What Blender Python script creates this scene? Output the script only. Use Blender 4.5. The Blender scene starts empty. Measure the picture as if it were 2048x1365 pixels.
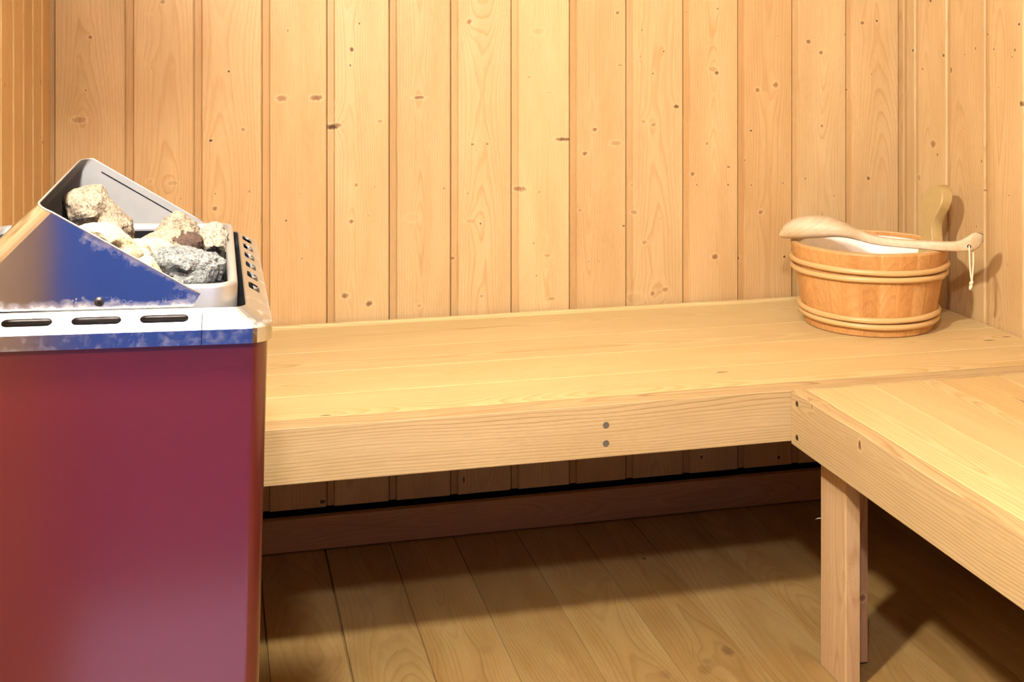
import bpy, bmesh, math, random
import numpy as np
from mathutils import Vector, Matrix

# ------------------------------------------------------------------ camera, world, lights, exposure
SC = bpy.context.scene
COL = SC.collection
cam_data = bpy.data.cameras.new('camera'); cam = bpy.data.objects.new('camera', cam_data); COL.objects.link(cam)
cam.location = (0, 0, 0.97)
cam.rotation_euler = (math.radians(90), 0, math.radians(-13.7))
cam_data.sensor_width = 36; cam_data.lens = 36 * 2434 / 2048
cam_data.shift_y = -0.30396
cam_data.clip_start = 0.01
SC.camera = cam
SC.view_settings.view_transform = 'Standard'; SC.view_settings.look = 'None'
SC.view_settings.exposure = 0.17; SC.view_settings.gamma = 1.0
SC.view_settings.use_curve_mapping = False
world = bpy.data.worlds.new('world'); SC.world = world; world.use_nodes = True
world.node_tree.nodes['Background'].inputs[0].default_value = (1, .95, .9, 1)
world.node_tree.nodes['Background'].inputs[1].default_value = 0.0
# the two lamps of the room: a bulkhead lamp on the left wall, a globe lamp on the wall behind the camera
WALL_LAMP = (-0.10, 0.872, 1.485); WALL_LAMP_R = 0.045; WALL_LAMP_POWER = 1600.0; WALL_LAMP_COLOR = (1.0, .91, .76)
DOOR_LAMP = (-0.11, -0.12, 1.87); DOOR_LAMP_R = 0.05; DOOR_LAMP_POWER = 920.0; DOOR_LAMP_COLOR = (1.0, .93, .90)

KB= [(-0.218, 0.957, 0.0045, 0.0045, 0.8), (-0.24, 0.915, 0.0036, 0.0036, 0.3), (-0.226, 0.862, 0.0018, 0.0018, 1.0), (-0.237, 0.809, 0.0165, 0.0082, 0.6), (-0.093, 1.021, 0.0062, 0.0048, 0.7), (-0.117, 0.999, 0.0064, 0.0032, 0.3), (-0.119, 0.906, 0.0079, 0.0026, 0.3), (-0.073, 0.904, 0.0036, 0.0036, 0.3), (-0.115, 0.695, 0.0079, 0.0066, 0.35), (-0.076, 0.691, 0.0129, 0.0064, 0.45), (-0.061, 0.662, 0.0018, 0.0018, 1.0), (0.024, 0.894, 0.0028, 0.0028, 1.0), (-0.008, 0.767, 0.0042, 0.0032, 1.0), (0.05, 0.786, 0.0046, 0.0046, 0.7), (0.0, 0.669, 0.0018, 0.0018, 1.0), (-0.001, 0.642, 0.0055, 0.0055, 0.8), (0.061, 0.671, 0.002, 0.0039, 0.8), (0.12, 0.843, 0.0141, 0.0088, 0.7), (0.184, 0.843, 0.0159, 0.0079, 0.8), (0.131, 0.969, 0.0037, 0.0037, 0.7), (0.154, 0.664, 0.0028, 0.0028, 0.5), (0.128, 0.615, 0.0028, 0.0028, 0.9), (0.157, 0.543, 0.0037, 0.0037, 0.6), (0.213, 0.788, 0.0181, 0.0082, 0.95), (0.222, 0.791, 0.0113, 0.0063, 0.8), (0.303, 0.797, 0.0058, 0.0039, 0.6), (0.25, 0.933, 0.0057, 0.0057, 0.9), (0.264, 0.982, 0.0028, 0.0028, 0.9), (0.247, 0.903, 0.0022, 0.0036, 0.9), (0.258, 0.677, 0.0047, 0.0047, 0.7), (0.293, 0.673, 0.0019, 0.0019, 0.9), (0.249, 0.609, 0.0057, 0.0057, 0.8), (0.282, 0.619, 0.0038, 0.0038, 0.5), (0.237, 0.469, 0.01, 0.0072, 0.8), (0.283, 0.452, 0.0093, 0.0078, 0.85), (0.378, 0.841, 0.0143, 0.0041, 0.8), (0.365, 0.612, 0.0169, 0.0106, 0.3), (0.426, 0.666, 0.0019, 0.0019, 1.0), (0.378, 0.443, 0.007, 0.0047, 0.5), (0.387, 0.497, 0.0041, 0.002, 0.4), (0.476, 0.986, 0.0077, 0.0077, 0.75), (0.49, 0.886, 0.0029, 0.0029, 0.5), (0.482, 0.749, 0.0044, 0.0034, 0.8), (0.511, 0.749, 0.0039, 0.0039, 0.7), (0.473, 0.655, 0.0019, 0.0019, 0.9), (0.479, 0.601, 0.0153, 0.0061, 0.45), (0.498, 0.595, 0.0029, 0.0029, 0.9), (0.444, 0.53, 0.0055, 0.0042, 0.8), (0.5, 0.455, 0.0039, 0.0039, 0.6), (0.612, 0.967, 0.0171, 0.0095, 0.4), (0.595, 0.878, 0.0077, 0.0031, 0.5), (0.634, 0.847, 0.0108, 0.0043, 0.4), (0.666, 0.755, 0.022, 0.0044, 0.9), (0.577, 0.66, 0.0188, 0.0072, 0.75), (0.615, 0.653, 0.0049, 0.0049, 0.5), (0.604, 0.553, 0.0029, 0.0029, 0.7), (0.632, 0.528, 0.0108, 0.0043, 0.5), (0.61, 0.489, 0.0029, 0.0029, 0.7), (0.641, 0.443, 0.0093, 0.0037, 0.6), (0.776, 1.004, 0.0054, 0.0045, 0.8), (0.717, 0.948, 0.002, 0.002, 0.6), (0.783, 0.9, 0.0069, 0.0023, 0.7), (0.729, 0.773, 0.0059, 0.0059, 0.8), (0.773, 0.745, 0.0162, 0.0074, 0.5), (0.709, 0.726, 0.0065, 0.0054, 0.8), (0.699, 0.614, 0.006, 0.004, 0.5), (0.717, 0.512, 0.002, 0.002, 0.8), (0.738, 0.512, 0.002, 0.002, 0.8), (0.789, 0.58, 0.0056, 0.0028, 0.9), (0.828, 0.97, 0.003, 0.003, 0.7), (0.874, 0.927, 0.003, 0.003, 0.9), (0.824, 0.917, 0.003, 0.003, 0.6), (0.851, 0.883, 0.003, 0.003, 0.8), (0.901, 0.816, 0.0074, 0.0049, 0.9), (0.831, 0.787, 0.0071, 0.0051, 0.5), (0.852, 0.78, 0.008, 0.0061, 0.6), (0.808, 0.66, 0.005, 0.005, 0.4), (0.812, 0.606, 0.008, 0.0061, 0.6), (0.868, 0.591, 0.003, 0.003, 0.5), (0.833, 0.545, 0.0077, 0.0064, 0.6), (0.85, 0.442, 0.007, 0.007, 0.65), (0.877, 0.449, 0.0086, 0.0057, 0.65), (0.813, 0.434, 0.022, 0.0147, 0.35), (0.99, 1.013, 0.0044, 0.0037, 0.7), (0.925, 1.007, 0.002, 0.002, 0.8), (0.97, 0.944, 0.003, 0.003, 0.5), (0.979, 0.891, 0.0136, 0.0076, 0.5), (0.988, 0.883, 0.0061, 0.0061, 0.9), (0.967, 0.74, 0.004, 0.004, 0.7), (1.014, 0.691, 0.005, 0.0033, 0.8), (0.936, 0.679, 0.0061, 0.0061, 0.8), (0.945, 0.657, 0.002, 0.002, 1.0), (1.013, 0.655, 0.003, 0.003, 0.9), (0.984, 0.51, 0.0104, 0.008, 0.8), (0.984, 0.588, 0.0037, 0.0025, 0.4), (1.078, 0.847, 0.0064, 0.0059, 0.8), (1.118, 0.857, 0.0092, 0.0092, 0.75), (1.063, 0.764, 0.0031, 0.0031, 1.0), (1.05, 0.704, 0.002, 0.002, 0.8), (1.064, 0.653, 0.0031, 0.0031, 0.8), (1.134, 0.655, 0.0021, 0.0021, 1.0), (1.085, 0.597, 0.0078, 0.0065, 0.75), (1.123, 0.958, 0.0031, 0.0031, 0.6), (1.137, 0.503, 0.0041, 0.0041, 1.0), (1.036, 0.504, 0.0046, 0.0057, 0.9), (1.192, 0.946, 0.0065, 0.0059, 0.8), (1.22, 0.923, 0.0062, 0.0062, 0.8), (1.222, 0.771, 0.0041, 0.0041, 0.8), (1.185, 0.662, 0.0024, 0.004, 0.8), (1.25, 0.625, 0.0042, 0.0042, 0.5), (1.275, 0.96, 0.0052, 0.0052, 0.5), (1.315, 0.985, 0.0057, 0.0048, 0.8), (1.349, 0.989, 0.0042, 0.0042, 0.9), (1.336, 0.877, 0.0042, 0.0042, 0.5), (1.329, 0.659, 0.0063, 0.0063, 0.85), (1.281, 0.845, 0.0042, 0.0042, 0.7), (1.313, 0.69, 0.0044, 0.0022, 0.4), (0.195, 0.085, 0.0083, 0.0052, 1.0), (0.955, 0.106, 0.0051, 0.0051, 1.0), (1.125, 0.091, 0.0055, 0.0069, 1.0), (0.465, 0.103, 0.0029, 0.0116, 1.0)]
KR= [(2.189, 0.739, 0.0127, 0.0116, 0.75), (2.243, 0.664, 0.0119, 0.0108, 0.65), (2.227, 0.89, 0.0041, 0.0041, 0.8), (2.153, 0.919, 0.005, 0.005, 0.9), (2.262, 0.927, 0.0052, 0.0052, 0.9), (2.198, 1.029, 0.0061, 0.0061, 0.9), (2.174, 0.719, 0.004, 0.004, 0.8), (2.083, 0.922, 0.0019, 0.0019, 1.0), (2.048, 0.934, 0.0027, 0.0054, 0.9), (2.127, 0.891, 0.0032, 0.0108, 0.9), (2.085, 0.778, 0.0039, 0.0039, 0.4), (2.017, 0.962, 0.0032, 0.0045, 0.8), (1.991, 0.934, 0.0028, 0.0028, 1.0), (1.93, 0.934, 0.0028, 0.0047, 0.9), (1.938, 0.921, 0.0027, 0.0027, 0.8), (1.911, 0.837, 0.0081, 0.0081, 0.9), (1.918, 0.98, 0.0036, 0.0036, 1.0), (2.029, 0.721, 0.0029, 0.0049, 0.8), (2.021, 0.667, 0.0028, 0.0028, 0.8), (1.947, 0.667, 0.0027, 0.0027, 0.8), (1.978, 0.863, 0.0046, 0.0046, 0.4), (2.045, 0.595, 0.0029, 0.0029, 0.8), (1.95, 0.54, 0.0028, 0.0047, 0.6), (1.973, 0.434, 0.002, 0.0068, 0.6)]
KL= [(1.817, 0.893, 0.0039, 0.0039, 0.8), (1.927, 1.007, 0.0041, 0.0068, 0.8), (2.09, 0.833, 0.0041, 0.0051, 0.7), (2.183, 0.894, 0.0055, 0.0092, 0.9), (2.177, 0.882, 0.0055, 0.0092, 0.9), (2.285, 0.859, 0.0068, 0.0113, 0.9), (2.202, 0.779, 0.006, 0.006, 0.9), (1.89, 0.788, 0.0046, 0.0057, 0.7), (2.052, 0.867, 0.004, 0.005, 0.6), (2.136, 0.912, 0.0047, 0.0047, 0.6), (1.859, 0.699, 0.0045, 0.0056, 0.7), (2.119, 0.97, 0.0035, 0.0035, 0.6)]
KF= [(0.721, 1.723, 0.0116, 0.0165, 0.5), (0.777, 1.766, 0.0101, 0.0172, 0.6), (0.73, 1.745, 0.0109, 0.0092, 0.4), (0.656, 1.724, 0.0103, 0.0135, 0.5), (0.321, 1.806, 0.006, 0.0102, 0.3), (0.411, 1.859, 0.0125, 0.0163, 0.4), (0.36, 1.954, 0.0073, 0.0125, 0.4), (0.466, 1.908, 0.0129, 0.0168, 0.35), (0.186, 1.883, 0.0077, 0.0131, 0.4), (0.764, 2.111, 0.0037, 0.0062, 0.9), (0.668, 2.046, 0.0125, 0.0106, 0.4), (0.686, 2.104, 0.0128, 0.0109, 0.35), (0.598, 2.044, 0.0148, 0.0126, 0.3), (0.156, 1.883, 0.0188, 0.0213, 0.4), (0.857, 1.998, 0.0108, 0.0122, 0.3), (0.378, 2.078, 0.0106, 0.012, 0.3)]
LADLE = [(-0.016, 0.5787, 0.5863), (-0.0132, 0.5746, 0.596), (-0.0056, 0.5742, 0.6041), (0.0058, 0.575, 0.6115), (0.0208, 0.5763, 0.6168), (0.0395, 0.5779, 0.6194), (0.0581, 0.5802, 0.6206), (0.0747, 0.5828, 0.6188), (0.0913, 0.5844, 0.6143), (0.1077, 0.5837, 0.6079), (0.1222, 0.581, 0.6015), (0.1366, 0.5775, 0.596), (0.1519, 0.5744, 0.5915), (0.1697, 0.573, 0.5882), (0.1918, 0.5723, 0.587), (0.2181, 0.572, 0.5866), (0.2442, 0.5717, 0.5871), (0.27, 0.5714, 0.5881), (0.2913, 0.5721, 0.5892), (0.304, 0.5726, 0.5915), (0.3124, 0.5733, 0.5975), (0.3216, 0.5744, 0.6053), (0.3309, 0.5774, 0.6086), (0.3375, 0.5819, 0.6082), (0.3425, 0.5916, 0.6059)]
STONES = {
'a':((-0.1100,1.250,0.7865),[(-0.0326,0.0224),(-0.0235,0.0294),(-0.0133,0.0306),(0.0020,0.0311),(0.0066,0.0246),(0.0117,0.0161),(0.0192,0.0075),(0.0300,-0.0032),(0.0323,-0.0204),(0.0295,-0.0326),(0.0192,-0.0346),(0.0006,-0.0314),(-0.0179,-0.0281),(-0.0308,-0.0155),(-0.0331,0.0040)]),
'b':((-0.0869,1.100,0.7871),[(-0.0289,0.0130),(-0.0208,0.0148),(-0.0094,0.0153),(-0.0004,0.0128),(0.0070,0.0090),(0.0161,0.0022),(0.0256,-0.0042),(0.0277,-0.0113),(0.0235,-0.0163),(0.0161,-0.0177),(0.0070,-0.0147),(-0.0094,-0.0084),(-0.0236,-0.0013),(-0.0305,0.0067)]),
'c':((-0.0388,1.260,0.7680),[(0.0006,0.0203),(0.0074,0.0180),(0.0142,0.0118),(0.0219,0.0040),(0.0277,-0.0038),(0.0239,-0.0136),(0.0093,-0.0180),(-0.0099,-0.0172),(-0.0243,-0.0141),(-0.0281,-0.0075),(-0.0219,-0.0018),(-0.0138,0.0069),(-0.0071,0.0151)]),
'd':((-0.0392,1.190,0.7692),[(-0.0347,-0.0004),(-0.0271,0.0049),(-0.0159,0.0091),(-0.0046,0.0120),(0.0091,0.0110),(0.0214,0.0077),(0.0274,0.0027),(0.0288,-0.0040),(0.0251,-0.0086),(0.0136,-0.0095),(-0.0000,-0.0089),(-0.0159,-0.0087),(-0.0271,-0.0073)]),
'e':((-0.0543,1.130,0.7755),[(-0.0184,0.0080),(-0.0065,0.0084),(0.0063,0.0061),(0.0171,0.0021),(0.0201,-0.0025),(0.0128,-0.0067),(-0.0022,-0.0087),(-0.0108,-0.0066),(-0.0184,-0.0000)]),
'f':((-0.0007,1.235,0.7618),[(-0.0020,0.0180),(0.0071,0.0162),(0.0124,0.0081),(0.0129,-0.0043),(0.0129,-0.0166),(0.0052,-0.0188),(-0.0068,-0.0133),(-0.0139,-0.0061),(-0.0158,0.0043),(-0.0120,0.0125)]),
'g':((-0.0197,1.085,0.7661),[(-0.0342,0.0088),(-0.0297,0.0146),(-0.0231,0.0165),(-0.0149,0.0149),(-0.0090,0.0159),(0.0068,0.0131),(0.0227,0.0093),(0.0261,0.0053),(0.0308,0.0025),(0.0299,-0.0044),(0.0278,-0.0108),(0.0253,-0.0181),(0.0173,-0.0198),(0.0047,-0.0196),(-0.0057,-0.0157),(-0.0161,-0.0091),(-0.0264,-0.0044),(-0.0322,0.0010)]),
'h':((-0.0528,1.070,0.7686),[(-0.0120,0.0070),(-0.0056,0.0101),(0.0009,0.0081),(0.0066,0.0007),(0.0115,-0.0067),(0.0082,-0.0108),(-0.0007,-0.0078),(-0.0088,-0.0007)]),
'i':((-0.0292,1.050,0.7585),[(-0.0058,0.0037),(-0.0009,0.0055),(0.0039,0.0024),(0.0063,-0.0027),(0.0015,-0.0058),(-0.0050,-0.0030)]),
}

# ------------------------------------------------------------------ helpers
def wpos(o):
    p = Vector((0, 0, 0))
    while o is not None: p += o.location; o = o.parent
    return p
def rng(seed): return np.random.RandomState(seed)

def link(name, me, mat=None, parent=None):
    o = bpy.data.objects.new(name, me); COL.objects.link(o)
    if mat is not None and not me.materials: me.materials.append(mat)
    if parent is not None: o.parent = parent
    return o

def tag(o, label=None, cat=None, group=None, kind=None):
    if label: o['label'] = label
    if cat: o['category'] = cat
    if group: o['group'] = group
    if kind: o['kind'] = kind
    return o

def empty(name, loc, label, cat, group=None):
    o = bpy.data.objects.new(name, None); COL.objects.link(o); o.location = loc
    o.empty_display_size = .05
    return tag(o, label, cat, group)

class Boards:
    """collects wooden boards with a detailed face; one mesh per build()"""
    def __init__(s): s.v = []; s.f = []; s.wl = []; s.ti = []; s.kn = []; s.n = 0
    def add(s, O, ex, ey, ez, L, W, T, prof='plain', knots=(), seed=0, tint=(1, 1, 1), yc=.05, slope=.02, wc=.5, lstep=.05, ends=.0015, warp=.006):
        O = np.array(O, float); ex = np.array(ex, float); ey = np.array(ey, float); ez = np.array(ez, float)
        r = rng(seed)
        if prof == 'panel_corner':
            pw = [0, .001, .002, .0125, .0155, W - .0025, W]; ph = [-.0048, -.0048, -.0048, -.0048, 0, 0, -.0035]
        elif prof == 'panel':     # tongue-and-groove panel: gap, recessed tongue strip, raised face
            pw = [0, .0013, .0017, .0130, .0155, W - .0022, W]
            ph = [-.011, -.011, -.0048, -.0048, 0, 0, -.003]
        elif prof == 'floor':
            pw = [0, .0004, .0010, W - .0007, W - .0003, W]; ph = [-.002, -.002, 0, 0, -.0012, -.002]
        elif prof == 'plankgap':
            pw = [0, .0016, .0030, W - .0014, W - .0004, W]; ph = [-.006, -.006, 0, 0, -.002, -.006]
        else:
            b = min(.0014, W * .2); pw = [0, b * .3, b, W - b, W - b * .3, W]; ph = [-b, -b * .3, 0, 0, -b * .3, -b]
        wls = set(np.round(np.linspace(pw[-3] if 0 else 0, W, max(4, int(W / .010))), 6)) | set(np.round(pw, 6))
        lls = set(np.round(np.linspace(0, L, max(2, int(L / lstep) + 1)), 6)) | {round(ends, 6), round(L - ends, 6)}
        for (kl, kw, rl, rw, st) in knots:
            for t in (0, .3, .6, .85, 1.05, 1.3, 1.7, 2.4):
                for sg in (-1, 1):
                    a = kw + sg * t * rw
                    if 0 < a < W: wls.add(round(a, 6))
                    a = kl + sg * t * rl
                    if 0 < a < L: lls.add(round(a, 6))
        def thin(vals, keep, eps):
            vals = sorted(vals); out = []
            for x in vals:
                if out and x - out[-1] < eps and round(x, 6) not in keep: continue
                out.append(x)
            return np.array(out)
        wv = thin(wls, set(np.round(pw, 6)), .0006); lv = thin(lls, {0., round(L, 6)}, .0006)
        h = np.interp(wv, pw, ph)
        Wg, Lg = np.meshgrid(wv, lv)
        Hg = np.repeat(h[None, :], len(lv), 0)
        if ends > 0:
            e = np.minimum(Lg, L - Lg); Hg = Hg - np.clip(ends - e, 0, None)
        # outer ring going back to -T
        Wg = np.pad(Wg, 1, 'edge'); Lg = np.pad(Lg, 1, 'edge'); Hg = np.pad(Hg, 1, constant_values=-T)
        nl, nw = Wg.shape
        pw_ = Wg.ravel(); pl_ = Lg.ravel(); ph_ = Hg.ravel()
        P = O + pl_[:, None] * ex + pw_[:, None] * ey + ph_[:, None] * ez
        idx = np.arange(nl * nw).reshape(nl, nw)
        F = np.stack([idx[:-1, :-1], idx[:-1, 1:], idx[1:, 1:], idx[1:, :-1]], -1).reshape(-1, 4)
        if np.dot(np.cross(ex, ey), ez) > 0: F = F[:, ::-1]
        F = F.tolist()
        F = [f for f in F]
        F.append([int(idx[0, 0]), int(idx[-1, 0]), int(idx[-1, -1]), int(idx[0, -1])])
        off = r.uniform(0, 20)
        wob = sum(a * np.sin(pl_ * fq + p) for a, fq, p in zip(r.uniform(.2, 1, 4) * warp, r.uniform(2, 14, 4), r.uniform(0, 6, 4)))
        wl = np.stack([pw_ - wc * W + wob * .5, ph_ + yc + slope * pl_ + wob * 1.2, pl_ + off], -1)
        kn = np.zeros((len(P), 3))
        for (kl, kw, rl, rw, st) in knots:
            dl = (pl_ - kl) / rl; dw = (pw_ - kw) / rw
            d = np.sqrt(dl ** 2 + dw ** 2)
            v = np.clip(1.7 - d, 0, None)
            m = v > kn[:, 0]
            kn[m, 0] = v[m]; kn[m, 1] = st
            big = min(1, (rl + rw) / .018)
            kn[:, 2] += -.007 * big * np.exp(-((pl_ - kl) / (rl * 3.2 + .006)) ** 2 - ((pw_ - kw) / (rw * 1.9 + .002)) ** 2)
        s.v.append(P); s.wl.append(wl); s.kn.append(kn)
        ti_ = np.repeat(np.array(tint, float)[None], len(P), 0)
        if prof.startswith('panel'):    # the recessed tongue strip is tinted redder and darker
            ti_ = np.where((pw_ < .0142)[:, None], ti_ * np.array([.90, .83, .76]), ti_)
        s.ti.append(ti_)
        s.f.extend([[i + s.n for i in f] for f in F]); s.n += len(P)
        return s
    def build(s, name, mat, parent=None, origin=None):
        V = np.concatenate(s.v)
        org = np.array(origin if origin is not None else (0, 0, 0), float)
        me = bpy.data.meshes.new(name); me.from_pydata((V - org).tolist(), [], s.f)
        for nm, arr in (('wl', s.wl), ('tint', s.ti), ('knot', s.kn)):
            a = me.attributes.new(nm, 'FLOAT_VECTOR', 'POINT'); a.data.foreach_set('vector', np.concatenate(arr).astype(np.float32).ravel())
        me.validate(); me.update()
        o = link(name, me, mat, parent)
        if parent is None: o.location = org
        else: o.location = Vector(org) - wpos(parent)
        return o

def wood_attrs(me, f):
    """gives a mesh the same wood attributes from a function of vertex position -> (wl, tint)"""
    n = len(me.vertices); co = np.zeros(n * 3, np.float32); me.vertices.foreach_get('co', co); co = co.reshape(-1, 3)
    wl, ti = f(co)
    for nm, arr in (('wl', wl), ('tint', ti), ('knot', np.zeros((n, 3)))):
        a = me.attributes.new(nm, 'FLOAT_VECTOR', 'POINT'); a.data.foreach_set('vector', np.asarray(arr, np.float32).ravel())

def bm_obj(name, bm, mat, parent=None, smooth=False, origin=None):
    bmesh.ops.recalc_face_normals(bm, faces=bm.faces)
    if origin is not None: bmesh.ops.translate(bm, verts=bm.verts, vec=-Vector(origin))
    me = bpy.data.meshes.new(name); bm.to_mesh(me); bm.free()
    if smooth: me.polygons.foreach_set('use_smooth', [True] * len(me.polygons))
    o = link(name, me, mat, parent)
    if origin is not None:
        o.location = Vector(origin) - (wpos(parent) if parent else Vector((0, 0, 0)))
    return o

def grid_faces(bm, rows, closed_u=False, closed_v=False):
    n = len(rows); m = len(rows[0]); fs = []
    for i in range(n if closed_u else n - 1):
        for j in range(m if closed_v else m - 1):
            q = [rows[i][j], rows[i][(j + 1) % m], rows[(i + 1) % n][(j + 1) % m], rows[(i + 1) % n][j]]
            q2 = []
            for w in q:
                if w not in q2: q2.append(w)
            if len(q2) > 2:
                try: fs.append(bm.faces.new(q2))
                except ValueError: pass
    return fs

def add_box(bm, lo, hi, bevel=0):
    lo = Vector(lo); hi = Vector(hi)
    r = bmesh.ops.create_cube(bm, size=1, matrix=Matrix.Translation((lo + hi) / 2) @ Matrix.Diagonal((*(hi - lo), 1)))
    if bevel:
        es = list({e for v in r['verts'] for e in v.link_edges})
        bmesh.ops.bevel(bm, geom=es, offset=bevel, segments=2, affect='EDGES', profile=.6)

def add_tube(bm, pts, rad, seg=8, closed=False, caps=True):
    pts = [Vector(p) for p in pts]; n = len(pts); rows = []
    if not hasattr(rad, '__len__'): rad = [rad] * n
    prev = None
    for i, p in enumerate(pts):
        t = (pts[(i + 1) % n] - pts[i - 1]) if closed else (pts[min(i + 1, n - 1)] - pts[max(i - 1, 0)])
        t.normalize()
        if prev is None: a = t.cross(Vector((0, 0, 1)) if abs(t.z) < .9 else Vector((1, 0, 0)))
        else: a = prev - t * prev.dot(t)
        a.normalize(); prev = a; b = t.cross(a)
        rows.append([bm.verts.new(p + (a * math.cos(k * 2 * math.pi / seg) + b * math.sin(k * 2 * math.pi / seg)) * rad[i]) for k in range(seg)])
    grid_faces(bm, rows, closed_u=closed, closed_v=True)
    if caps and not closed:
        bm.faces.new(rows[0]); bm.faces.new(rows[-1])

def add_lathe(bm, prof, seg=48, c=(0, 0, 0)):
    rows = []
    for r, z in prof:
        if r < 1e-6: v = bm.verts.new((c[0], c[1], c[2] + z)); rows.append([v] * seg)
        else: rows.append([bm.verts.new((c[0] + r * math.cos(2 * math.pi * k / seg), c[1] + r * math.sin(2 * math.pi * k / seg), c[2] + z)) for k in range(seg)])
    grid_faces(bm, rows, closed_v=True)

# ------------------------------------------------------------------ materials
class NT:
    def __init__(s, name):
        s.m = bpy.data.materials.new(name); s.m.use_nodes = True; s.t = s.m.node_tree; s.b = s.t.nodes['Principled BSDF']
    def n(s, typ, **kw):
        x = s.t.nodes.new(typ)
        for k, v in kw.items(): setattr(x, k, v)
        return x
    def put(s, sock, v):
        if hasattr(v, 'is_output') or isinstance(v, bpy.types.NodeSocket): s.t.links.new(v, sock)
        else: sock.default_value = v
    def math(s, op, a, b=None, c=None, clamp=False):
        x = s.n('ShaderNodeMath', operation=op, use_clamp=clamp)
        for i, v in enumerate((a, b, c)):
            if v is not None: s.put(x.inputs[i], v)
        return x.outputs[0]
    def vmath(s, op, a, b=None):
        x = s.n('ShaderNodeVectorMath', operation=op); s.put(x.inputs[0], a)
        if b is not None: s.put(x.inputs[1], b)
        return x.outputs['Value'] if op in ('LENGTH', 'DOT_PRODUCT') else x.outputs[0]
    def noise(s, vec, scale, detail=2, rough=.5):
        x = s.n('ShaderNodeTexNoise'); s.put(x.inputs['Vector'], vec); x.inputs['Scale'].default_value = scale
        x.inputs['Detail'].default_value = detail; x.inputs['Roughness'].default_value = rough
        return x.outputs[0]
    def ramp(s, f, pts):
        x = s.n('ShaderNodeValToRGB'); s.put(x.inputs[0], f); cr = x.color_ramp
        while len(cr.elements) > 1: cr.elements.remove(cr.elements[0])
        cr.elements[0].position = pts[0][0]; cr.elements[0].color = (*pts[0][1], 1) if hasattr(pts[0][1], '__len__') else (pts[0][1],) * 3 + (1,)
        for p, c in pts[1:]:
            e = cr.elements.new(p); e.color = (*c, 1) if hasattr(c, '__len__') else (c, c, c, 1)
        return x.outputs[0]
    def mix(s, f, a, b, mode='MIX'):
        x = s.n('ShaderNodeMix', data_type='RGBA', blend_type=mode); s.put(x.inputs[0], f)
        s.put(x.inputs[6], a if not isinstance(a, tuple) else (*a, 1)); s.put(x.inputs[7], b if not isinstance(b, tuple) else (*b, 1))
        return x.outputs[2]
    def attr(s, nm): return s.n('ShaderNodeAttribute', attribute_name=nm).outputs['Vector']
    def obj(s): return s.n('ShaderNodeTexCoord').outputs['Object']
    def bump(s, h, strength=.2, dist=.001):
        x = s.n('ShaderNodeBump'); s.put(x.inputs['Height'], h); x.inputs['Strength'].default_value = strength; x.inputs['Distance'].default_value = dist
        s.t.links.new(x.outputs[0], s.b.inputs['Normal'])
    def set(s, **kw):
        for k, v in kw.items():
            k = {'base': 'Base Color', 'rough': 'Roughness', 'metal': 'Metallic', 'spec': 'Specular IOR Level', 'coat': 'Coat Weight', 'coatr': 'Coat Roughness', 'aniso': 'Anisotropic'}.get(k, k)
            if isinstance(v, tuple): v = (*v, 1)
            s.put(s.b.inputs[k], v)
        return s.m

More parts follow.
